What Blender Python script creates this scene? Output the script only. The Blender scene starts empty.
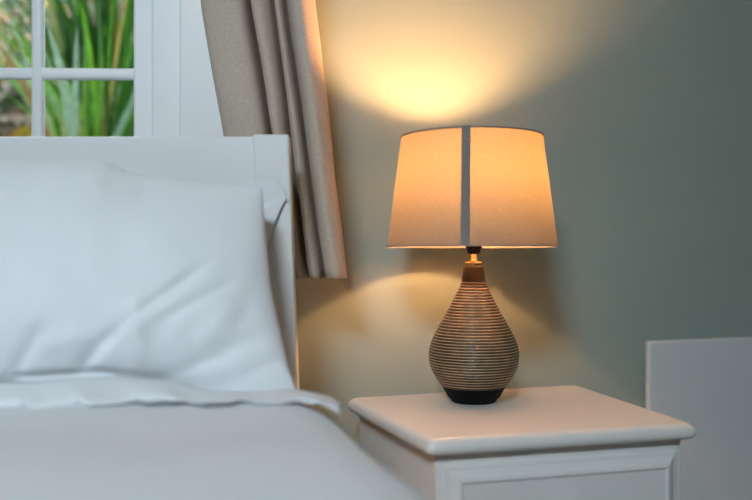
import bpy, bmesh, math, random
from mathutils import Vector, noise
random.seed(7)
C = bpy.context.scene.collection
F, CX, HY, E = 850.0, 376.0, 258.0, 0.84      # focal length (px), principal column, horizon row, eye height (m)
R = math.radians

# ------------------------------------------------------------------ helpers
def W(px, py, Z):
    return Vector(((px - CX) / F * Z, Z, E - (py - HY) / F * Z))

def tag(o, label=None, cat=None, group=None, kind=None):
    if label: o['label'] = label
    if cat: o['category'] = cat
    if group: o['group'] = group
    if kind: o['kind'] = kind
    return o

def empty(name, loc=(0, 0, 0), rz=0.0):
    o = bpy.data.objects.new(name, None); C.objects.link(o)
    o.location = loc; o.rotation_euler.z = rz; o.empty_display_size = 0.05
    return o

def obj(name, bm, mats, parent=None, smooth=True, auto=None, loc=None):
    me = bpy.data.meshes.new(name)
    bmesh.ops.recalc_face_normals(bm, faces=bm.faces[:])
    bm.to_mesh(me); bm.free()
    for m in (mats if isinstance(mats, (list, tuple)) else [mats]): me.materials.append(m)
    for p in me.polygons: p.use_smooth = smooth
    if smooth and auto is not None: me.set_sharp_from_angle(angle=R(auto))
    o = bpy.data.objects.new(name, me); C.objects.link(o)
    if loc: o.location = loc
    if parent: o.parent = parent
    return o

def box_into(bm, x0, x1, y0, y1, z0, z1, bev=0.0, seg=2):
    t = bmesh.new()
    v = [t.verts.new((x, y, z)) for x in (x0, x1) for y in (y0, y1) for z in (z0, z1)]
    for f in ((0,1,3,2), (4,6,7,5), (0,4,5,1), (2,3,7,6), (0,2,6,4), (1,5,7,3)):
        t.faces.new([v[i] for i in f])
    if bev: bmesh.ops.bevel(t, geom=t.edges[:], offset=bev, segments=seg, profile=0.5, affect='EDGES')
    me = bpy.data.meshes.new('tmp'); t.to_mesh(me); t.free(); bm.from_mesh(me); bpy.data.meshes.remove(me)
    return bm

def box(x0, x1, y0, y1, z0, z1, bev=0.0, seg=2):
    return box_into(bmesh.new(), x0, x1, y0, y1, z0, z1, bev, seg)

def lathe(prof, seg=64, mats=None, cap0=False, cap1=False, cx=0, cy=0):
    """prof: list of (r, z); mats: material index of the band that starts at each row"""
    bm = bmesh.new(); rows = []
    for r, z in prof:
        rows.append([bm.verts.new((cx + r * math.cos(2*math.pi*i/seg), cy + r * math.sin(2*math.pi*i/seg), z)) for i in range(seg)])
    for k in range(len(rows) - 1):
        for i in range(seg):
            f = bm.faces.new((rows[k][i], rows[k][(i+1) % seg], rows[k+1][(i+1) % seg], rows[k+1][i]))
            if mats: f.material_index = mats[k]
    if cap0: bm.faces.new(rows[0][::-1])
    if cap1: bm.faces.new(rows[-1])
    return bm

def tube_into(bm, pts, r, seg=10, caps=True):
    pts = [Vector(p) for p in pts]; rings = []
    for i, p in enumerate(pts):
        t = (pts[min(i+1, len(pts)-1)] - pts[max(i-1, 0)]).normalized()
        a = t.orthogonal().normalized() if i == 0 else (rings_a - t * rings_a.dot(t)).normalized()
        rings_a = a; b = t.cross(a)
        rr = r[i] if isinstance(r, (list, tuple)) else r
        rings.append([bm.verts.new(p + rr * (math.cos(2*math.pi*k/seg) * a + math.sin(2*math.pi*k/seg) * b)) for k in range(seg)])
    for i in range(len(rings) - 1):
        for k in range(seg):
            bm.faces.new((rings[i][k], rings[i][(k+1) % seg], rings[i+1][(k+1) % seg], rings[i+1][k]))
    if caps:
        bm.faces.new(rings[0][::-1]); bm.faces.new(rings[-1])
    return bm

def grid(fn, nu, nv):
    bm = bmesh.new()
    vs = [[bm.verts.new(fn(i / nu, j / nv)) for i in range(nu + 1)] for j in range(nv + 1)]
    for j in range(nv):
        for i in range(nu):
            bm.faces.new((vs[j][i], vs[j][i+1], vs[j+1][i+1], vs[j+1][i]))
    return bm

def lerp(a, b, t): return a + (b - a) * t
def sst(a, b, x):
    t = min(1, max(0, (x - a) / (b - a))); return t * t * (3 - 2 * t)
def interp(tab, x):
    if x <= tab[0][0]: return tab[0][1]
    for (x0, y0), (x1, y1) in zip(tab, tab[1:]):
        if x <= x1: return lerp(y0, y1, (x - x0) / (x1 - x0))
    return tab[-1][1]
def catmull(p, t):
    n = len(p) - 1; s = min(max(t * n, 0), n - 1e-6); i = int(s); f = s - i
    g = lambda k: p[min(max(k, 0), n)]
    a, b, c, d = g(i-1), g(i), g(i+1), g(i+2)
    return tuple(0.5 * (2*b_ + (c_ - a_) * f + (2*a_ - 5*b_ + 4*c_ - d_) * f*f + (3*b_ - a_ - 3*c_ + d_) * f**3)
                 for a_, b_, c_, d_ in zip(a, b, c, d))

# ------------------------------------------------------------------ materials
def mat(name, col, rough=0.5, spec=0.5, var=0.05, scale=20.0, bump=0.0, bscale=200.0, sheen=0.0, metal=0.0, coat=0.0, stretch=None):
    m = bpy.data.materials.new(name); m.use_nodes = True
    nt = m.node_tree; b = nt.nodes['Principled BSDF']
    b.inputs['Roughness'].default_value = rough
    b.inputs['Specular IOR Level'].default_value = spec
    b.inputs['Metallic'].default_value = metal
    b.inputs['Sheen Weight'].default_value = sheen
    b.inputs['Coat Weight'].default_value = coat
    tc = nt.nodes.new('ShaderNodeTexCoord'); n = nt.nodes.new('ShaderNodeTexNoise')
    n.inputs['Scale'].default_value = scale; n.inputs['Detail'].default_value = 4
    src = tc.outputs['Object']
    if stretch:
        mp = nt.nodes.new('ShaderNodeMapping'); mp.inputs['Scale'].default_value = stretch
        nt.links.new(src, mp.inputs['Vector']); src = mp.outputs['Vector']
    nt.links.new(src, n.inputs['Vector'])
    cr = nt.nodes.new('ShaderNodeValToRGB')
    cr.color_ramp.elements[0].position = 0.3; cr.color_ramp.elements[1].position = 0.7
    cr.color_ramp.elements[0].color = (*[c * (1 - var) for c in col], 1)
    cr.color_ramp.elements[1].color = (*[min(1, c * (1 + var)) for c in col], 1)
    nt.links.new(n.outputs['Fac'], cr.inputs['Fac']); nt.links.new(cr.outputs['Color'], b.inputs['Base Color'])
    if bump:
        n2 = nt.nodes.new('ShaderNodeTexNoise'); n2.inputs['Scale'].default_value = bscale; n2.inputs['Detail'].default_value = 3
        nt.links.new(tc.outputs['Object'], n2.inputs['Vector'])
        bp = nt.nodes.new('ShaderNodeBump'); bp.inputs['Strength'].default_value = bump; bp.inputs['Distance'].default_value = 0.002
        nt.links.new(n2.outputs['Fac'], bp.inputs['Height']); nt.links.new(bp.outputs['Normal'], b.inputs['Normal'])
    return m

def weave(name, col, col2, sc=900.0, trans=0.0, tcol=None, bump=0.4, rough=0.9):
    """woven cloth: two crossed thread waves over a slub noise; trans mixes in a translucent shader"""
    m = bpy.data.materials.new(name); m.use_nodes = True
    nt = m.node_tree; b = nt.nodes['Principled BSDF']; out = nt.nodes['Material Output']
    b.inputs['Roughness'].default_value = rough; b.inputs['Specular IOR Level'].default_value = 0.15
    b.inputs['Sheen Weight'].default_value = 0.15
    tc = nt.nodes.new('ShaderNodeTexCoord')
    fac = []
    for st in ((sc * 0.12, sc * 0.12, sc), (sc, sc, sc * 0.12)):
        mp = nt.nodes.new('ShaderNodeMapping'); mp.inputs['Scale'].default_value = st
        nz = nt.nodes.new('ShaderNodeTexNoise'); nz.inputs['Scale'].default_value = 1.0; nz.inputs['Detail'].default_value = 2
        nt.links.new(tc.outputs['Object'], mp.inputs['Vector']); nt.links.new(mp.outputs['Vector'], nz.inputs['Vector'])
        fac.append(nz.outputs['Fac'])
    ad = nt.nodes.new('ShaderNodeMath'); ad.operation = 'ADD'
    nt.links.new(fac[0], ad.inputs[0]); nt.links.new(fac[1], ad.inputs[1])
    mr = nt.nodes.new('ShaderNodeMapRange'); mr.inputs[1].default_value = 0.7; mr.inputs[2].default_value = 1.3
    nt.links.new(ad.outputs[0], mr.inputs[0])
    mx = nt.nodes.new('ShaderNodeMix'); mx.data_type = 'RGBA'
    mx.inputs[6].default_value = (*col, 1); mx.inputs[7].default_value = (*col2, 1)
    nt.links.new(mr.outputs[0], mx.inputs[0]); nt.links.new(mx.outputs[2], b.inputs['Base Color'])
    bp = nt.nodes.new('ShaderNodeBump'); bp.inputs['Strength'].default_value = bump; bp.inputs['Distance'].default_value = 0.0006
    nt.links.new(mr.outputs[0], bp.inputs['Height']); nt.links.new(bp.outputs['Normal'], b.inputs['Normal'])
    if trans:
        t = nt.nodes.new('ShaderNodeBsdfTranslucent')
        mt = nt.nodes.new('ShaderNodeMix'); mt.data_type = 'RGBA'; mt.blend_type = 'MULTIPLY'; mt.inputs[0].default_value = 1
        mt.inputs[7].default_value = (*tcol, 1)
        mr2 = nt.nodes.new('ShaderNodeMix'); mr2.data_type = 'RGBA'
        mr2.inputs[6].default_value = (.82, .82, .82, 1); mr2.inputs[7].default_value = (1, 1, 1, 1)
        nt.links.new(mr.outputs[0], mr2.inputs[0]); nt.links.new(mr2.outputs[2], mt.inputs[6])
        nt.links.new(mt.outputs[2], t.inputs['Color'])
        ms = nt.nodes.new('ShaderNodeMixShader'); ms.inputs[0].default_value = trans
        nt.links.new(b.outputs[0], ms.inputs[1]); nt.links.new(t.outputs[0], ms.inputs[2])
        nt.links.new(ms.outputs[0], out.inputs['Surface'])
    return m

def vcol_mat(name, rough=0.5, trans=0.25):
    """leaf material: the blade's own colour comes from its colour attribute"""
    m = bpy.data.materials.new(name); m.use_nodes = True
    nt = m.node_tree; b = nt.nodes['Principled BSDF']; out = nt.nodes['Material Output']
    b.inputs['Roughness'].default_value = rough
    a = nt.nodes.new('ShaderNodeVertexColor'); a.layer_name = 'leaf_colour'
    tc = nt.nodes.new('ShaderNodeTexCoord'); n = nt.nodes.new('ShaderNodeTexNoise'); n.inputs['Scale'].default_value = 30
    nt.links.new(tc.outputs['Object'], n.inputs['Vector'])
    mr = nt.nodes.new('ShaderNodeMapRange'); mr.inputs[1].default_value = .3; mr.inputs[2].default_value = .7
    mr.inputs[3].default_value = .8; mr.inputs[4].default_value = 1.15
    nt.links.new(n.outputs['Fac'], mr.inputs[0])
    vm = nt.nodes.new('ShaderNodeVectorMath'); vm.operation = 'SCALE'
    nt.links.new(a.outputs['Color'], vm.inputs[0]); nt.links.new(mr.outputs[0], vm.inputs['Scale'])
    nt.links.new(vm.outputs[0], b.inputs['Base Color'])
    t = nt.nodes.new('ShaderNodeBsdfTranslucent'); nt.links.new(vm.outputs[0], t.inputs['Color'])
    ms = nt.nodes.new('ShaderNodeMixShader'); ms.inputs[0].default_value = trans
    nt.links.new(b.outputs[0], ms.inputs[1]); nt.links.new(t.outputs[0], ms.inputs[2]); nt.links.new(ms.outputs[0], out.inputs['Surface'])
    return m

def emit_mat(name, col, strength):
    m = bpy.data.materials.new(name); m.use_nodes = True
    b = m.node_tree.nodes['Principled BSDF']
    b.inputs['Base Color'].default_value = (*col, 1)
    b.inputs['Emission Color'].default_value = (*col, 1); b.inputs['Emission Strength'].default_value = strength
    return m

def glass_mat():
    m = bpy.data.materials.new('window_glass'); m.use_nodes = True
    nt = m.node_tree; out = nt.nodes['Material Output']
    t = nt.nodes.new('ShaderNodeBsdfTransparent'); t.inputs['Color'].default_value = (.96, .98, .97, 1)
    g = nt.nodes.new('ShaderNodeBsdfGlossy'); g.inputs['Roughness'].default_value = 0.02
    fr = nt.nodes.new('ShaderNodeFresnel'); fr.inputs['IOR'].default_value = 1.3
    ms = nt.nodes.new('ShaderNodeMixShader')
    nt.links.new(fr.outputs[0], ms.inputs[0]); nt.links.new(t.outputs[0], ms.inputs[1]); nt.links.new(g.outputs[0], ms.inputs[2])
    nt.links.new(ms.outputs[0], out.inputs['Surface'])
    return m

M = {}
M['sage'] = mat('sage_green_wall_paint', (.36, .435, .392), .6, .3, .03, 3, .12, 350)
M['ceil'] = mat('white_ceiling_paint', (.8, .8, .78), .8, .2, .02, 4)
M['carpet'] = mat('beige_carpet', (.32, .28, .23), .95, .1, .15, 120, .5, 500)
M['white'] = mat('white_satin_paint', (.80, .81, .80), .35, .45, .02, 8, .05, 60)
M['window'] = mat('white_window_paint', (.90, .91, .92), .4, .4, .015, 10)
M['stand'] = mat('white_furniture_lacquer', (.80, .79, .77), .32, .5, .02, 6, .05, 40)
M['heater'] = mat('white_heater_enamel', (.74, .77, .79), .4, .45, .02, 5)
M['cotton'] = mat('white_cotton_pillowcase', (.80, .82, .84), .85, .2, .015, 12, .12, 300, .2)
M['duvet'] = mat('pale_grey_white_duvet_cotton', (.76, .77, .79), .9, .15, .03, 6, .15, 300, .2)
M['matt'] = mat('mattress_ticking', (.78, .77, .74), .9, .2, .04, 40)
M['linen'] = weave('taupe_linen', (.50, .405, .325), (.66, .55, .45), 1300)
M['hem'] = weave('taupe_linen_hem', (.34, .27, .21), (.44, .36, .285), 1300)
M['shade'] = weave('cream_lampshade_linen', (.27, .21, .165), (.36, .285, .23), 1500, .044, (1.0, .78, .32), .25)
M['lining'] = mat('lampshade_lining', (.85, .78, .62), .8, .2, .02, 30)
M['tape'] = weave('grey_shade_tape', (.22, .195, .175), (.31, .28, .255), 1800)
M['ring_dark'] = mat('dark_brown_glazed_ridge', (.056, .036, .020), .36, .45, .25, 60, .1, 200, coat=.08)
M['ring_light'] = mat('cream_groove', (.62, .47, .28), .5, .3, .2, 60)
M['collar'] = mat('walnut_brown_collar', (.024, .013, .008), .42, .5, .25, 40, .05, 120, stretch=(6, 6, 1))
M['base'] = mat('espresso_brown_base', (.006, .0045, .004), .6, .12, .25, 40)
M['brass'] = mat('polished_brass', (.86, .66, .30), .25, .5, .05, 40, metal=1.0)
M['black'] = mat('black_plastic', (.006, .0055, .0055), .5, .2, .1, 40)
M['bulb'] = emit_mat('glowing_bulb', (1.0, .485, .195), 390.0)
M['sink'] = mat('white_bulb_collar', (.75, .75, .72), .4, .4, .02, 30)
M['cable'] = mat('cream_cable', (.6, .55, .45), .5, .4, .03, 30)
M['pole'] = mat('dark_curtain_pole', (.05, .04, .035), .35, .5, .1, 20)
M['glass'] = glass_mat()
M['leaf'] = vcol_mat('strap_leaf')
M['stone'] = mat('pinkish_grey_stone', (.42, .33, .29), .8, .3, .3, 14, .6, 40)

def bank_mat():
    m = bpy.data.materials.new('garden_bank_soil'); m.use_nodes = True
    nt = m.node_tree; b = nt.nodes['Principled BSDF']; b.inputs['Roughness'].default_value = .95
    tc = nt.nodes.new('ShaderNodeTexCoord'); n = nt.nodes.new('ShaderNodeTexNoise'); n.inputs['Scale'].default_value = 7; n.inputs['Detail'].default_value = 6
    nt.links.new(tc.outputs['Object'], n.inputs['Vector'])
    cr = nt.nodes.new('ShaderNodeValToRGB'); el = cr.color_ramp.elements
    el[0].position = .3; el[0].color = (.025, .032, .012, 1); el[1].position = .72; el[1].color = (.16, .11, .075, 1)
    for p, c in ((.42, (.05, .075, .02)), (.5, (.065, .042, .026)), (.6, (.085, .095, .035))):
        e = el.new(p); e.color = (*c, 1)
    nt.links.new(n.outputs['Fac'], cr.inputs['Fac']); nt.links.new(cr.outputs['Color'], b.inputs['Base Color'])
    return m
M['bank'] = bank_mat()

# ------------------------------------------------------------------ room shell
TL = R(20); dL = Vector((math.cos(TL), math.sin(TL), 0)); nL = Vector((-math.sin(TL), math.cos(TL), 0))
TW = R(2.0); dW = Vector((math.cos(TW), math.sin(TW), 0)); nW = Vector((-math.sin(TW), math.cos(TW), 0))
P0 = Vector((-.0725, 1.5163, 0))                       # a point of the lamp wall
COR = P0 + dL * ((-.1945 + .0657) / dL.x)              # corner behind the curtain
CEIL = 2.5
lamp_wall = empty('wall_back', COR, TL); tag(lamp_wall, kind='structure')
wb = obj('wall_face', box(-.06, 2.3, 0, .1, 0, CEIL), M['sage'], lamp_wall, smooth=False)
END = COR + dL * 2.3
wr = empty('wall_right', END, TL); tag(wr, kind='structure')
obj('wall_face', box(0, .1, -5.6, .1, 0, CEIL), M['sage'], wr, smooth=False)
ww = empty('wall_left', COR, TW); tag(ww, kind='structure')

def uv_window(px, py, w):                              # photo direction -> (u along the window wall, z)
    a = (px - CX) / F; c, s = math.cos(TW), math.sin(TW)
    u = (a * COR.y + a * w * c - COR.x + w * s) / (c - a * s)
    Z = COR.y + u * s + w * c
    return u, E - (py - HY) / F * Z
# window opening
SW = .03                                               # sash plane behind the wall face
uR, _ = uv_window(155, 73, SW); bar_u, bar_z = uv_window(36.4, 72.9, SW)
stile_u, _ = uv_window(134, 73, SW)
uM0, _ = uv_window(31, 73, SW); uM1, _ = uv_window(43, 73, SW)
pitch = stile_u - uM1 + (uM1 - uM0)
BW = uM1 - uM0
o_l = bar_u - 2 * pitch - BW / 2 - (uR - stile_u); o_r = uR + .012
z_lo = bar_z - .235; z_hi = bar_z + .235 * 2 + .06
bm = bmesh.new()
box_into(bm, -2.6, o_l - .03, 0, .12, 0, CEIL); box_into(bm, o_r + .03, .0, 0, .12, 0, CEIL)
box_into(bm, o_l - .03, o_r + .03, 0, .12, 0, z_lo - .08); box_into(bm, o_l - .03, o_r + .03, 0, .12, z_hi + .06, CEIL)
obj('wall_face', bm, M['sage'], ww, smooth=False)

win = empty('window_1', COR, TW); tag(win, kind='structure')
aR, _ = uv_window(179, 73, -.016)
bm = bmesh.new()                                       # box frame round the sash
box_into(bm, uR + .001, aR + .03, -.004, .10, z_lo - .08, z_hi + .06, .004)
box_into(bm, o_l - .035, o_l - .001, -.004, .10, z_lo - .08, z_hi + .06, .004)
box_into(bm, o_l, uR, -.004, .10, z_hi + .03, z_hi + .06, .004); box_into(bm, o_l, uR, -.004, .10, z_lo - .08, z_lo - .03, .004)
obj('window_frame', bm, M['window'], win, auto=15)
bm = bmesh.new()                                       # architrave
box_into(bm, aR, aR + .10, -.018, .0, 0.30, z_hi + .16, .004)
box_into(bm, o_l - .14, o_l - .04, -.018, .0, 0.30, z_hi + .16, .004)
box_into(bm, o_l - .04, aR, -.018, .0, z_hi + .06, z_hi + .16, .004)
obj('architrave', bm, M['window'], win, auto=15)
bm = bmesh.new()
box_into(bm, stile_u, uR, SW - .005, SW + .04, z_lo - .03, z_hi + .03, .004)
box_into(bm, o_l, o_l + (uR - stile_u), SW - .005, SW + .04, z_lo - .03, z_hi + .03, .004)
box_into(bm, o_l, uR, SW - .003, SW + .04, z_hi - .02, z_hi + .03, .004); box_into(bm, o_l, uR, SW - .003, SW + .04, z_lo - .03, z_lo + .015, .004)
obj('window_sash', bm, M['window'], win, auto=15)
for k in range(3):
    u = bar_u - k * pitch
    obj('glazing_bar', box(u - BW/2, u + BW/2, SW, SW + .018, z_lo + .01, z_hi - .01, .006, 3), M['window'], win, auto=60)
for k in range(2):
    zz = bar_z + k * .235
    obj('glazing_bar', box(o_l + .02, stile_u + .005, SW + .001, SW + .017, zz - BW/2, zz + BW/2, .006, 3), M['window'], win, auto=60)
obj('window_pane', box(o_l + .01, uR - .01, SW + .008, SW + .011, z_lo, z_hi), M['glass'], win, smooth=False)
obj('window_sill', box(o_l - .08, o_r + .06, -.03, .03, z_lo - .11, z_lo - .082, .006), M['window'], win, auto=15)

wf = empty('wall_front', (0, -2.7, 0)); tag(wf, kind='structure')
obj('wall_face', box(-2.9, 3.6, -.1, 0, 0, CEIL), M['sage'], wf, smooth=False)
we = empty('wall_side', (-2.65, 0, 0)); tag(we, kind='structure')
obj('wall_face', box(-.1, 0, -2.7, 1.5, 0, CEIL), M['sage'], we, smooth=False)
fl = obj('floor', box(-2.9, 3.6, -2.8, 3.0, -.05, 0), M['carpet'], smooth=False); tag(fl, kind='structure')
cl = obj('ceiling', box(-2.9, 3.6, -2.8, 3.0, CEIL, CEIL + .08), M['ceil'], smooth=False); tag(cl, kind='structure')
bb = empty('baseboard_back', COR, TL); tag(bb, kind='structure')
obj('board', box(0, 2.3, -.016, 0, 0, .12, .004), M['window'], bb, auto=15)

# ------------------------------------------------------------------ panel heater
def wall_u(px, off):                                   # lamp-wall coordinate seen at photo column px, off metres in front
    a = (px - CX) / F; p = COR - nL * off
    return (a * p.y - p.x) / (dL.x - a * dL.y)
HO = .050
u0 = wall_u(649.0, HO); pz = COR - nL * HO + dL * u0
hz = E - (341.5 - HY) / F * pz.y
heater = empty('panel_heater', COR + dL * u0 + Vector((0, 0, hz - .44)), TL)
tag(heater, 'flat white panel heater mounted low on the green wall right of the bedside cabinet', 'heater')
obj('front_panel', box(0, .62, -HO, -HO + .014, 0, .44, .004, 3), M['heater'], heater, auto=15)
obj('back_case', box(.05, .57, -HO + .0145, -HO + .034, .02, .42, .006, 2), M['heater'], heater, auto=15)
for u in (.12, .46):
    obj('wall_bracket', box(u, u + .04, -HO + .0345, 0, .06, .38, .002, 1), M['heater'], heater, auto=15)

# ------------------------------------------------------------------ bedside cabinet
TOPZ = E - .235; TH = .0225
def on_top(px, py, z): 
    Z = F * (E - z) / (py - HY); return Vector(((px - CX) / F * Z, Z, z))
quad = [on_top(431, 439, TOPZ), on_top(693, 423, TOPZ), on_top(576, 384.3, TOPZ), on_top(350.5, 397.2, TOPZ)]   # FL FR BR BL
cen = sum(quad, Vector()) / 4
stand = empty('bedside_cabinet', (cen.x, cen.y, 0), R(17.5))
tag(stand, 'white painted bedside cabinet with moulded drawer front carrying the table lamp', 'bedside cabinet')
def loc_q(v):
    d = Vector((v.x - cen.x, v.y - cen.y, 0)); c, s = math.cos(R(17.5)), math.sin(R(17.5))
    return Vector((d.x * c + d.y * s, -d.x * s + d.y * c, 0))
Q = [loc_q(v) for v in quad]
def inset_poly(Q, d):                                  # d > 0 grows the quad outwards
    out = []
    n = len(Q)
    for i in range(n):
        p, a, b = Q[i], Q[i-1], Q[(i+1) % n]
        e1 = (p - a).normalized(); e2 = (b - p).normalized()
        n1 = Vector((e1.y, -e1.x, 0)); n2 = Vector((e2.y, -e2.x, 0))
        k = d / (1 + n1.dot(n2)); out.append(p + (n1 + n2) * k)
    return out
def rounded(Q, r, seg=8):
    out = []
    n = len(Q)
    for i in range(n):
        p, a, b = Q[i], Q[i-1], Q[(i+1) % n]
        e1 = (a - p).normalized(); e2 = (b - p).normalized()
        for k in range(seg + 1):
            t = k / seg
            out.append(p + e1 * r * (1-t)**2 + e2 * r * t**2)
    return out
def stack(levels):
    """levels: list of (outline points, z)"""
    bm = bmesh.new(); rows = [[bm.verts.new((p.x, p.y, z)) for p in pts] for pts, z in levels]
    n = len(rows[0])
    for a, b in zip(rows, rows[1:]):
        for i in range(n): bm.faces.new((a[i], a[(i+1) % n], b[(i+1) % n], b[i]))
    bm.faces.new(rows[0][::-1]); bm.faces.new(rows[-1])
    return bm
lv = []
for off, dz in ((.000, -TH), (.0035, -TH + .001), (.006, -TH + .005), (.0065, -.013), (.0055, -.0085), (.003, -.005), (.000, -.0022), (-.004, -.0006), (-.008, 0)):
    lv.append((rounded(inset_poly(Q, off), .014), TOPZ + dz))
obj('cabinet_top', stack(lv), M['stand'], stand, auto=55)
BQ = inset_poly(Q, -.0115)
bz0, bz1 = .06, TOPZ - TH - .0005
obj('carcass', stack([(rounded(BQ, .003, 3), bz0), (rounded(BQ, .003, 3), bz1)]), M['stand'], stand, auto=15)
obj('plinth', stack([(rounded(inset_poly(BQ, -.012), .003, 3), 0), (rounded(inset_poly(BQ, -.012), .003, 3), bz0 - .0005)]), M['stand'], stand, auto=15)
# drawer fronts on the front face (BQ[0] -> BQ[1])
fd = (BQ[1] - BQ[0]); fl_len = fd.length; fdir = fd.normalized(); fn = Vector((fdir.y, -fdir.x, 0))
def front_pt(s, out, z): 
    p = BQ[0] + fdir * s + fn * out; return Vector((p.x, p.y, z))
def drawer(z0, z1):
    bm = bmesh.new(); a, b = .011, fl_len - .011
    prof = ((0, .0005), (0, .004), (.002, .0055), (.006, .0062), (.010, .0085), (.016, .0125), (.020, .0135), (.0225, .0125), (.024, .0115))
    loops = []
    for ins, out in prof:
        loops.append([bm.verts.new(front_pt(s, out, z)) for s, z in ((a+ins, z0+ins), (b-ins, z0+ins), (b-ins, z1-ins), (a+ins, z1-ins))])
    for A, B in zip(loops, loops[1:]):
        for i in range(4): bm.faces.new((A[i], A[(i+1) % 4], B[(i+1) % 4], B[i]))
    bm.faces.new(loops[-1]); bm.faces.new(loops[0][::-1])
    d = obj('drawer', bm, M['stand'], stand, auto=12)
    zc = (z0 + z1) / 2 ; kb = lathe([(.004, 0), (.005, .002), (.0055, .008), (.011, .013), (.0145, .019), (.0135, .025), (.008, .029), (.001, .030)], 32, cap0=True, cap1=True)
    for v in kb.verts:
        x, y, z = v.co; p = front_pt(fl_len / 2 + x, .0117 + z, zc + y); v.co = p
    obj('knob', kb, M['stand'], d)
drawer(TOPZ - TH - .148, TOPZ - TH - .017)
drawer(TOPZ - TH - .306, TOPZ - TH - .162)
drawer(.075, TOPZ - TH - .320)

# ------------------------------------------------------------------ table lamp
LZ = 1.391; S = LZ / F
lx = (473.6 - CX) * S
lamp = empty('table_lamp', (lx, LZ, TOPZ))
tag(lamp, 'lit table lamp with ribbed brown teardrop base and tapered cream shade on bedside cabinet', 'table lamp')
Lz = lambda py: E - (py - HY) * S - TOPZ
obj('lamp_foot', lathe([(.0, 0.0004), (20.5*S, .0004), (22.0*S, .0015), (22.6*S, .004), (26*S, Lz(396)), (31.4*S, Lz(386.3)), (30.8*S, Lz(385.9)), (0, Lz(385.9))], 72), M['base'], lamp, auto=35)
PR = [(281.5, 12.2), (286, 13.6), (290, 15.6), (295, 18.2), (300, 20.7), (305, 23.2), (310, 25.9), (315, 28.6), (320, 31.4), (325, 34.3), (330, 37.0), (335, 39.6), (340, 41.8),
      (345, 43.5), (350, 44.6), (355, 45.0), (360, 44.6), (365, 43.6), (370, 41.9), (375, 39.4), (380, 36.3), (385, 32.6), (388.6, 29.8)]
prof, mi = [], []
NR = 37; y0, y1 = 386.0, 281.8
for k in range(NR):
    ya = lerp(y0, y1, k / NR); yb = lerp(y0, y1, (k + 1) / NR); h = ya - yb
    for f, d, m_ in ((0.0, -.9, 0), (.08, -.15, 0), (.36, .12, 0), (.66, -.15, 0), (.72, -.7, 1), (.94, -.8, 1)):
        yy = ya - h * f
        prof.append(((interp(PR, yy) + d * .8) * S, Lz(yy))); mi.append(m_)
prof.append((interp(PR, y1) * S, Lz(y1)))
obj('ribbed_body', lathe(prof, 96, mi, True, True), [M['ring_dark'], M['ring_light']], lamp, auto=80)
obj('collar', lathe([(12.2*S, Lz(281.6)), (11.8*S, Lz(279)), (10.9*S, Lz(273)), (10.2*S, Lz(268)), (9.8*S, Lz(265.8)), (9.0*S, Lz(265.2)), (0, Lz(265.2))], 48), M['collar'], lamp, auto=50)
obj('brass_cap', lathe([(0, Lz(265.1)), (8.6*S, Lz(265.1)), (9.6*S, Lz(264.5)), (9.8*S, Lz(263.2)), (9.5*S, Lz(262.1)), (8.6*S, Lz(261.7)), (3.9*S, Lz(261.4)), (3.3*S, Lz(260.6)), (3.2*S, Lz(254.1)), (0, Lz(254.1))], 48), M['brass'], lamp, auto=50)
sock = obj('bulb_socket', lathe([(0, Lz(254)), (5.6*S, Lz(254)), (6.0*S, Lz(253.4)), (7.6*S, Lz(248)), (8.4*S, Lz(246.5)), (8.4*S, Lz(234)), (10.5*S, Lz(233)), (10.5*S, Lz(229)), (8.2*S, Lz(228)), (0, Lz(228))], 40), M['black'], lamp, auto=15)
BC = Lz(199); BR_ = .034
obj('bulb_heat_sink', lathe([(.0065, Lz(227.8)), (.009, Lz(227)), (.0150, Lz(221)), (.0295, BC - .0022), (.0338, BC - .0016), (.001, BC - .0016)], 40, None, True, True), M['sink'], sock, auto=15)
bp = [(.0338, BC - .0015)]
for k in range(0, 17):
    a = lerp(math.pi / 2 + math.asin(.0015 / .034), 0, k / 17); bp.append((BR_ * math.sin(a), BC + BR_ * math.cos(a)))
bp.append((.0005, BC + BR_))
tag(obj('bulb', lathe(bp, 40, None, True, True), M['bulb'], sock), 'glowing bulb')
# shade: outer cloth, lining, trims, seam, wire fitter
SX = (471.6 - 473.6) * S
RT, RB = 70.2 * S, 84.6 * S; zT, zB = Lz(137.0), Lz(246.9)
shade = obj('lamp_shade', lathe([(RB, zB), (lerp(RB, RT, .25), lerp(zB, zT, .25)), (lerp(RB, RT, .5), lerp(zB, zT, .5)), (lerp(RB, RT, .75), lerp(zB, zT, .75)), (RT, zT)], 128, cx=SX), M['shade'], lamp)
def hoop(r0, r1, za, zb, t):
    return lathe([(r0 - t, za), (r0 + t, za), (r1 + t, zb), (r1 - t, zb), (r0 - t, za)], 128, cx=SX)
sl = (RT - RB) / (zT - zB)
tr = obj('shade_trim', hoop(RT - sl * .0035 + .0002, RT + .0002, zT - .0020, zT + .0005, .0010), M['tape'], shade, auto=30)
tr = obj('shade_trim', hoop(RB + .0002, RB + sl * .0022 + .0002, zB - .0006, zB + .0016, .0011), M['tape'], shade, auto=30)
bm = bmesh.new()
ac = R(-90) - R(10.4)                    # seam column just left of the shade's middle
rows = []
for j in range(9):
    t = j / 8; r = lerp(RB, RT, t) + .0013; z = lerp(zB - .0008, zT + .0012, t); hw = 4.1 * S
    rows.append([bm.verts.new((SX + rr * math.cos(ac + k * hw / r), rr * math.sin(ac + k * hw / r), z)) for rr, k in ((r, -1), (r + .0006, 0), (r, 1), (r - .002, 1), (r - .002, -1))])
for a, b in zip(rows, rows[1:]):
    for i in range(5): bm.faces.new((a[i], a[(i+1) % 5], b[(i+1) % 5], b[i]))
bm.faces.new(rows[0][::-1]); bm.faces.new(rows[-1])
obj('shade_seam', bm, M['tape'], shade, auto=15)
bm = bmesh.new(); zf = Lz(231)
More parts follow.
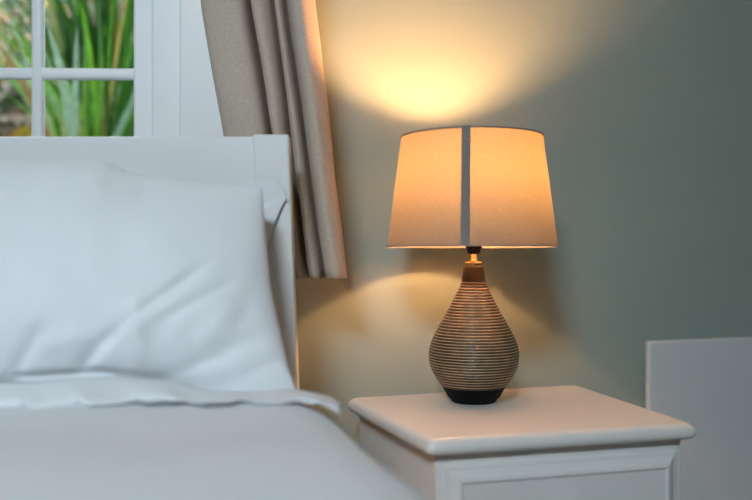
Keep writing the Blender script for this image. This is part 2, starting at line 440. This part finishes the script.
rf = lerp(RB, RT, (zf - zB) / (zT - zB)) - .001
for k in range(3):
    a = R(30 + 120 * k)
    tube_into(bm, [(9.6*S*math.cos(a), 9.6*S*math.sin(a), zf), (SX + rf * math.cos(a), rf * math.sin(a), zf)], .0011, 8)
obj('shade_fitter', bm, M['brass'], lamp)

# ------------------------------------------------------------------ bed
BEDR = -0.105
hb_y = 1.215
bed = empty('bed', (-.85, hb_y, 0)); tag(bed, 'white painted wooden bed with a plain panelled headboard in front of window', 'bed')
bx, by = -.85, hb_y
def shear_post(x_out_top, x_in_top, ztop, zbot, y0, y1, slope, sgn):
    """tapering post: outer edge splays outwards towards the floor"""
    bm = box(0, 1, y0, y1, 0, 1, 0)
    for v in bm.verts:
        z = lerp(zbot, ztop, v.co.z); dz = ztop - z
        v.co.x = (x_out_top + sgn * slope[0] * dz) if v.co.x > .5 else (x_in_top + sgn * slope[1] * dz)
        v.co.z = z
    bmesh.ops.bevel(bm, geom=bm.edges[:], offset=.003, segments=2, profile=.5, affect='EDGES')
    return bm
ptop = E + (HY - 134.2) / F * hb_y
xo = (288.6 - CX) / F * hb_y; xi = (252.3 - CX) / F * hb_y
obj('headboard_post', shear_post(xo - bx, xi - bx, ptop, 0, 0, .032, (.035, .05), 1), M['white'], bed, auto=15)
mirror = shear_post(xo - bx, xi - bx, ptop, 0, 0, .032, (.035, .05), 1)
for v in mirror.verts: v.co.x = -v.co.x
obj('headboard_post', mirror, M['white'], bed, auto=15)
htop = E + (HY - 136.3) / F * (hb_y + .006)
obj('headboard_panel', box(-(xi - bx) - .012, (xi - bx) + .024, .006, .036, .35, htop, .003), M['white'], bed, auto=15)
for sx in (-1, 1):
    obj('side_rail', box(min(sx*.66, sx*.69), max(sx*.66, sx*.69), -1.95, -.001, .24, .38, .004), M['white'], bed, auto=15)
obj('slat_base', box(-.655, .655, -1.94, -.005, .30, .345, .004), M['white'], bed, auto=15)
obj('foot_rail', box(-.70, .70, -1.99, -1.955, .16, .42, .004), M['white'], bed, auto=15)
for sx in (-1, 1):
    obj('leg', box(sx*.66 - .025, sx*.66 + .025, -1.953, -1.90, 0, .235, .004), M['white'], bed, auto=15)

mt = obj('mattress', box(bx - .66, bx + .66, hb_y - 1.93, hb_y - .01, .346, .605, .05, 5), M['matt'])
tag(mt, 'thick pale mattress under the white duvet on the white bed', 'mattress')

# duvet
DT = E - .168
def edge_x(Y): return interp([(-.85, .17), (.2, .165), (.5, .115), (.7, .07), (.85, .03), (1.0, -.015), (1.1, -.045), (1.21, -.08)], Y)
def duvet_fn(u, v):
    Y = lerp(1.15, -.80, v); X1 = edge_x(Y) ; X0 = -1.62
    arc = .0
    Rr = .11; flat = (X1 - Rr) - X0; side = .30; tot = flat + Rr * math.pi / 2 + side
    s = u * tot
    if s < flat: x, z = X0 + s, DT
    elif s < flat + Rr * math.pi / 2:
        a = (s - flat) / Rr; x, z = X1 - Rr + Rr * math.sin(a), DT - Rr + Rr * math.cos(a)
    else:
        d = s - flat - Rr * math.pi / 2; x, z = X1 + .03 * d, DT - Rr - d
    n = noise.noise(Vector((x * 3.1, Y * 3.7, 1.3))) * .010 + noise.noise(Vector((x * 9, Y * 7, 4.1))) * .004
    crown = -.010 * sst(.0, .35, X1 - .1 - x) * 0 + .006 * math.exp(-((x + .35) / .25) ** 2)
    endfall = -.03 * sst(1.08, 1.15, Y)
    if s < flat + .1: z += n + crown + endfall
    else: x += n * .6; z += endfall
    return Vector((x, Y, z))
dv = obj('duvet', grid(duvet_fn, 150, 150), M['duvet'])
sm = dv.modifiers.new('thickness', 'SOLIDIFY'); sm.thickness = .012; sm.offset = -1
tag(dv, 'smooth pale grey white duvet spread over the bed in the foreground', 'duvet')

# pillows
def ridge(x, y, x0, y0, x1, y1, wd):
    """signed crease strength of a photo-space line x0,y0 -> x1,y1 at x,y"""
    dx, dy = x1 - x0, y1 - y0; L = math.hypot(dx, dy); t = ((x - x0) * dx + (y - y0) * dy) / (L * L); d = ((x - x0) * dy - (y - y0) * dx) / L
    e = sst(-.15, .2, t) * (1 - sst(.75, 1.15, t))
    return e * math.exp(-(d / wd) ** 2)
CREASE = [(86, 374, 128, 336, 7, -.008), (112, 352, 214, 268, 6, -.008), (150, 366, 156, 296, 10, .007), (176, 322, 238, 284, 6, -.005), (196, 364, 268, 336, 8, -.005), (150, 384, 238, 356, 7, -.005), (28, 374, 70, 326, 7, -.008),
          (220, 388, 290, 358, 7, -.004), (-30, 330, 20, 274, 9, -.009), (24, 378, 118, 373, 4, -.010), (100, 372, 190, 384, 5, -.006), (112, 356, 186, 300, 11, .006), (210, 345, 246, 306, 11, .004), (62, 352, 110, 334, 10, .005),
          (112, 186, 150, 172, 7, -.007), (142, 194, 190, 178, 8, -.006), (-60, 372, 10, 352, 8, -.006), (240, 330, 284, 250, 12, -.004), (6, 340, 50, 268, 12, -.005), (40, 250, 55, 180, 14, -.003), (150, 260, 230, 215, 18, .003)]
PILLOW_UP = dict(TL=(-270, 138, 1.125), TR=(262, 184, 1.125), BR=(297, 397, 1.02), BL=(-290, 398, 1.02))
def pillow(fn_corner, th_f, th_b, creases, nu=300, nv=150, seed=0, px_w=None, top_tab=None, right_tab=None, p=.46):
    K = fn_corner
    def base(u, v):
        tp = [lerp(K['TL'][i], K['TR'][i], u) for i in range(3)]; bt = [lerp(K['BL'][i], K['BR'][i], u) for i in range(3)]
        q = [lerp(bt[i], tp[i], v) for i in range(3)]
        if top_tab: q[1] += interp(top_tab, q[0]) * v ** 3
        if right_tab: q[0] += interp(right_tab, v) * u ** 4
        return q
    def side(sgn):
        def fn(u, v):
            q = base(u, v); P = W(*q)
            pr = (max(0, math.sin(math.pi * u)) ** p) * (max(0, math.sin(math.pi * v)) ** (p + .06 if v > .5 else p + .36))
            th = (th_f if sgn < 0 else th_b) * pr
            if sgn < 0:
                for c in creases: th += c[5] * ridge(q[0], q[1], *c[:5]) * min(1, pr * 2)
                th += (noise.noise(Vector((q[0] * .016, q[1] * .02, seed))) * .006 + noise.noise(Vector((q[0] * .04, q[1] * .03, seed + 5))) * .0022) * pr
            return P + Vector((0, sgn * th, -.18 * sgn * th * (1 - v) if sgn < 0 else 0))
        return fn
    ease = lambda t: .5 - .5 * math.cos(math.pi * t)
    bm = grid(lambda u, v: side(-1)(ease(u), ease(v)), nu, nv); b2 = grid(lambda u, v: side(1)(ease(u), ease(v)), nu, nv)
    me = bpy.data.meshes.new('tmp'); b2.to_mesh(me); b2.free(); bm.from_mesh(me); bpy.data.meshes.remove(me)
    bmesh.ops.remove_doubles(bm, verts=bm.verts[:], dist=.0004)
    return bm
pil = obj('pillow', pillow(PILLOW_UP, .095, .018, CREASE, seed=3, top_tab=[(-280, 0), (0, -2), (50, -4), (95, -10), (112, -8), (130, -1), (150, 1), (165, 0), (200, 2), (230, 1), (262, 3)], right_tab=[(0, 2), (.15, -4), (.5, -8), (.8, -4), (1, 0)]), M['cotton'])
tag(pil, 'large plump white pillow leaning against the headboard, creased towards its lower edge', 'pillow')
# flange of the pillowcase: a loose strip lying forward along the bottom edge
def flange_fn(u, v):
    x = lerp(-290, 341, u)
    yt = interp([(-290, 384), (20, 384), (55, 381), (115, 378), (170, 382), (200, 390), (240, 393), (285, 391), (300, 391), (312, 393), (330, 397), (341, 404)], x)
    yb = interp([(-290, 420), (0, 411), (40, 407), (60, 405), (150, 402), (200, 400), (250, 400), (285, 402), (306, 404), (318, 402), (334, 405), (341, 409)], x)
    y = lerp(yt, yb, v); Z = lerp(.985, .925, v) + .02 * sst(150, 320, x)
    P = W(x, y, Z)
    P.y += .008 * math.sin(x * .045 + 1.0) * v + .006 * math.sin(x * .11) * v + .004 * math.sin(x * .23 + 2) * v * v
    P.z += .003 * math.sin(x * .085 + .6) * math.sin(math.pi * v)
    P.y -= .022 * math.sin(math.pi * v) ** .7
    return P
fo = obj('pillowcase_flange', grid(flange_fn, 200, 14), M['cotton'], pil)
sm = fo.modifiers.new('thickness', 'SOLIDIFY'); sm.thickness = .003; sm.offset = 0

K2 = dict(TL=(-240, 185, 1.204), TR=(289, 200, 1.2125), BR=(213, 375, 1.175), BL=(-260, 375, 1.175))
C2 = [(255, 208, 288, 194, 4, -.004), (252, 226, 284, 206, 4, -.004), (258, 200, 270, 232, 5, .003)]
pil2 = obj('pillow', pillow(K2, .018, .0015, C2, nu=300, nv=120, seed=9, top_tab=[(-240, 0), (230, -6), (250, -16), (262, -20), (272, -19), (280, -15), (285, -9), (289, 2)]), M['cotton'])
tag(pil2, 'white pillow tucked behind the large one, only its crumpled corner showing by headboard post', 'pillow')

# ------------------------------------------------------------------ curtain and its pole
CT = [((198, 1.372), (246, 1.372)), ((204, 1.350), (252, 1.352)), ((222, 1.338), (270, 1.338)), ((242, 1.343), (289, 1.343)), ((246.8, 1.405), (293.5, 1.400)), ((248, 1.403), (294.6, 1.398)),
      ((252, 1.338), (296, 1.342)), ((260, 1.328), (300, 1.330)), ((268, 1.345), (304.5, 1.345)), ((272, 1.385), (307, 1.385)), ((273, 1.378), (308, 1.38)), ((275, 1.342), (310, 1.342)), ((278.5, 1.330), (315, 1.328)),
      ((282, 1.342), (320.5, 1.340)), ((284.5, 1.388), (323.5, 1.388)), ((286, 1.380), (324.5, 1.382)), ((290, 1.340), (327, 1.338)), ((300, 1.325), (336, 1.322)), ((310, 1.338), (344, 1.336)), ((315, 1.362), (347.5, 1.362)), ((312, 1.385), (345, 1.385))]
YT, YB = -560.0, 278.0
def curtain_fn(u, v, z_flat=None):
    y = lerp(YT, YB, v); t = y / 278.0
    # below the frame's top the folds fan out as in the photo; above it they close towards vertical
    tt = t if t > 0 else t * .35
    pts = [(lerp(a[0], b[0], tt), lerp(a[1], b[1], tt) ) for a, b in CT]
    x, Z = catmull(pts, u)
    Z += .004 * noise.noise(Vector((u * 9, y * .012, 2.2))); x += 1.2 * noise.noise(Vector((u * 7, y * .015, 7.7)))
    P = W(x, HY, 1.35); P.y = Z
    P.z = E - (y - HY) / F * 1.35
    P.x = (x - CX) / F * 1.35
    return P
cur = obj('curtain', grid(curtain_fn, 220, 120), M['linen'])
sm = cur.modifiers.new('thickness', 'SOLIDIFY'); sm.thickness = .0025; sm.offset = 1
tag(cur, 'taupe linen curtain hanging in folds beside the window, its hem behind the headboard', 'curtain')
zt = E - (YT - HY) / F * 1.35
pole = empty('curtain_pole', (0, 0, 0)); tag(pole, 'dark curtain pole above the window carrying the taupe curtain', 'curtain pole')
bm = tube_into(bmesh.new(), [(-1.05, 1.36, zt + .016), (-.06, 1.36, zt + .016)], .012, 16)
obj('rod', bm, M['pole'], pole, auto=15)
for x in (-1.05, -.06):
    b = lathe([(.001, -.022), (.014, -.016), (.02, 0), (.014, .016), (.001, .022)], 24, None, True, True)
    for v in b.verts: v.co = Vector((x + v.co.z, 1.36 + v.co.x, zt + .016 + v.co.y))
    obj('finial', b, M['pole'], pole)
for x in (-.98, -.24):
    obj('pole_bracket', box(x - .008, x + .008, 1.372, COR.y + (x - COR.x) * math.tan(TW) - .0005, zt + .006, zt + .026, .002), M['pole'], pole, auto=15)

# ------------------------------------------------------------------ garden beyond the window
def bank_z(x, y):
    b = interp([(1.8, .45), (2.1, .82), (2.6, 1.12), (3.4, 1.75), (4.6, 2.9), (5.6, 3.6)], y)
    return b + .07 * noise.noise(Vector((x * 2, y * 2, .5))) + .025 * noise.noise(Vector((x * 7, y * 7, 3.5)))
bank = obj('garden_bank', grid(lambda u, v: Vector((lerp(-4.5, .6, u), lerp(1.8, 5.6, v), bank_z(lerp(-4.5, .6, u), lerp(1.8, 5.6, v)))), 120, 110), M['bank'])
tag(bank, kind='structure')

def col_layer(bm): return bm.loops.layers.float_color.new('leaf_colour')
def blade(bm, cl, root, ang, length, width, lean, droop, col, seg=9, twist=0.0):
    d = Vector((math.cos(ang), math.sin(ang), 0)); sd = Vector((-math.sin(ang + twist), math.cos(ang + twist), 0))
    p = Vector(root); rows = []; el = R(90) - lean
    for k in range(seg + 1):
        t = k / seg; w = width * (.75 + .5 * t if t < .4 else .95 * (1 - ((t - .4) / .6) ** 2.2)) * .5 + .0004
        up = Vector((0, 0, 1)); fold = d * -.18 * w
        rows.append([bm.verts.new(p - sd * w), bm.verts.new(p + fold), bm.verts.new(p + sd * w)])
        e = el - droop * t ** 1.6
        p = p + (d * math.cos(e) + up * math.sin(e)) * (length / seg)
    for a, b in zip(rows, rows[1:]):
        for i in range(2):
            f = bm.faces.new((a[i], a[i+1], b[i+1], b[i]))
            for l in f.loops: l[cl] = (*col, 1)
GREENS = [(.30, .62, .05), (.10, .30, .02), (.16, .42, .03), (.06, .20, .02), (.22, .48, .05), (.04, .14, .015), (.30, .50, .08)]
PALE = [(.50, .62, .46), (.42, .55, .40)]
DEAD = [(.65, .45, .12), (.55, .30, .12), (.70, .60, .25)]
def clump(name, label, px, py, Y, n, hgt, wid, spread, seed, cols, group='garden plants beyond the window', lean=(.02, .5)):
    rnd = random.Random(seed)
    b = W(px, py, Y); z = bank_z(b.x, Y); root = empty(name, (b.x, Y, z - .02))
    tag(root, label, 'plant', group)
    bm = bmesh.new(); cl = col_layer(bm); b2 = bmesh.new(); c2 = col_layer(b2)
    for i in range(n):
        a = rnd.uniform(0, 2 * math.pi); r = spread * math.sqrt(rnd.random())
        tgt = (b2, c2, rnd.choice(DEAD)) if rnd.random() < .07 else (bm, cl, rnd.choice(cols))
        blade(tgt[0], tgt[1], (r * math.cos(a), r * math.sin(a) * .6, 0), a + rnd.uniform(-.7, .7), hgt * rnd.uniform(.6, 1.15), wid * rnd.uniform(.6, 1.3), rnd.uniform(*lean), rnd.uniform(.2, 1.6), tgt[2], twist=rnd.uniform(-1.2, 1.2))
    obj('foliage', bm, M['leaf'], root)
    if len(b2.faces): tag(obj('dead_leaf', b2, M['leaf'], root), 'yellowed dry blades')
    else: b2.free()
clump('strap_leaved_plant', 'tall bright green strap-leaved plant filling the right-hand window panes', 98, 158, 2.45, 85, .60, .0135, .10, 11, GREENS + [PALE[0]], lean=(.0, .42))
clump('strap_leaved_plant', 'darker green strap-leaved plant behind the tall bright one outside the window', 112, 80, 2.9, 110, .62, .026, .17, 5, [GREENS[1], GREENS[5], GREENS[5], GREENS[5], GREENS[3]], lean=(.0, .35))
clump('grass_tuft', 'thin olive grass tuft at the top of the left-hand window pane', -4, 40, 3.1, 60, .40, .010, .16, 21, [(.20, .26, .06), (.14, .20, .04), (.34, .34, .12)], lean=(.2, 1.1))
clump('strap_leaved_plant', 'few broad pale leaves arching in front of the bright green plant outside', 74, 150, 2.38, 9, .46, .022, .09, 77, PALE + [(.55, .62, .25)], lean=(.05, .5))
clump('grass_tuft', 'low pale arching grass at the left edge of the right-hand upper pane', 54, 90, 2.72, 18, .34, .014, .04, 31, PALE * 2 + GREENS[:1], lean=(.2, .9))

bm = bmesh.new(); cl = col_layer(bm); rnd = random.Random(4)
for i in range(1500):
    x, y = rnd.uniform(-1.9, -.35), rnd.uniform(2.2, 4.4)
    if 36 < CX + x / y * F < 170 and rnd.random() < .55: continue
    s = rnd.uniform(.018, .05); a = rnd.uniform(0, 6.28); z = bank_z(x, y) + rnd.uniform(.004, .02)
    col = rnd.choice([(.50, .30, .22), (.62, .42, .33), (.55, .22, .05), (.30, .16, .08), (.60, .48, .36), (.40, .22, .16), (.65, .40, .05)])
    d = Vector((math.cos(a), math.sin(a), .8 * math.sin(a))).normalized(); sd = Vector((-math.sin(a), math.cos(a), .8 * math.cos(a) + rnd.uniform(-.5, .5))).normalized()
    c = Vector((x, y, z)); rise = Vector((0, -.6, .8)) * s * .3
    vs = [bm.verts.new(p) for p in (c - d * s, c - d * s * .3 + sd * s * .5 + rise, c + d * s * .4 + sd * s * .42 + rise, c + d * s, c + d * s * .4 - sd * s * .42 + rise, c - d * s * .3 - sd * s * .5 + rise, c)]
    for i0 in range(6):
        f = bm.faces.new((vs[6], vs[i0], vs[(i0 + 1) % 6]))
        for l in f.loops: l[cl] = (*col, 1)
lit = obj('leaf_litter', bm, M['leaf'], smooth=False)
tag(lit, 'scattered brown and orange fallen leaves on the garden bank', 'fallen leaves', kind='stuff')
for i, (px, py, Y, s, lb) in enumerate(((12, 100, 2.62, .075, 'largest pinkish stone on the bank in the lower left window pane'), (-12, 118, 2.5, .06, 'pinkish stone at the left edge of the lower left pane'),
                                        (30, 122, 2.5, .045, 'small stone beside the glazing bar in the lower left pane'), (20, 45, 3.0, .05, 'pale stone on the bank in the upper left pane'))):
    p = W(px, py, Y); z = bank_z(p.x, Y); bm = bmesh.new(); bmesh.ops.create_icosphere(bm, subdivisions=4, radius=s)
    for v in bm.verts:
        n = noise.noise(v.co * 18 + Vector((i * 5, 0, 0))); v.co *= 1 + .35 * n; v.co.z *= .62
    tag(obj('stone', bm, M['stone'], loc=(p.x, Y, z + s * .2)), lb, 'stone', 'stones on the garden bank')

# ------------------------------------------------------------------ light, camera
w = bpy.data.worlds.new('overcast_sky'); bpy.context.scene.world = w; w.use_nodes = True
nt = w.node_tree; bg = nt.nodes['Background']
tc = nt.nodes.new('ShaderNodeTexCoord'); sp = nt.nodes.new('ShaderNodeSeparateXYZ'); nt.links.new(tc.outputs['Generated'], sp.inputs[0])
mr = nt.nodes.new('ShaderNodeMapRange'); mr.inputs[1].default_value = -.1; mr.inputs[2].default_value = .8
nt.links.new(sp.outputs['Z'], mr.inputs[0])
cr = nt.nodes.new('ShaderNodeValToRGB'); cr.color_ramp.elements[0].color = (.55, .66, .74, 1); cr.color_ramp.elements[1].color = (.78, .92, 1.0, 1)
nt.links.new(mr.outputs[0], cr.inputs['Fac']); nt.links.new(cr.outputs['Color'], bg.inputs['Color'])
bg.inputs['Strength'].default_value = 5.2

def area(name, loc, aim, sx, sy, power, col, spread=180):
    l = bpy.data.lights.new(name, 'AREA'); l.shape = 'RECTANGLE'; l.size = sx; l.size_y = sy; l.energy = power; l.color = col
    o = bpy.data.objects.new(name, l); C.objects.link(o); o.location = loc
    l.spread = R(spread)
    o.rotation_euler = (Vector(aim) - Vector(loc)).to_track_quat('-Z', 'Y').to_euler()
    return o
area('rooflight_daylight', (-.52, -1.45, 2.44), (-.35, 1.1, .70), 0.65, .55, 17.0, (.76, .90, 1.0), 90)

cam = bpy.data.cameras.new('camera'); co = bpy.data.objects.new('camera', cam); C.objects.link(co)
cam.sensor_width = 36; cam.lens = F / 752 * 36; cam.shift_y = (HY - 250) / 752
co.location = (0, 0, E); co.rotation_euler = (R(90), 0, 0)
cam.clip_start = .02
cam.dof.use_dof = True; cam.dof.focus_distance = 1.36; cam.dof.aperture_fstop = 1.9
sc = bpy.context.scene; sc.camera = co
sc.view_settings.view_transform = 'Standard'; sc.view_settings.look = 'None'; sc.view_settings.gamma = 1.0
sc.view_settings.exposure = 0.4
sc.cycles.use_denoising = True
sc.cycles.max_bounces = 10; sc.cycles.diffuse_bounces = 6
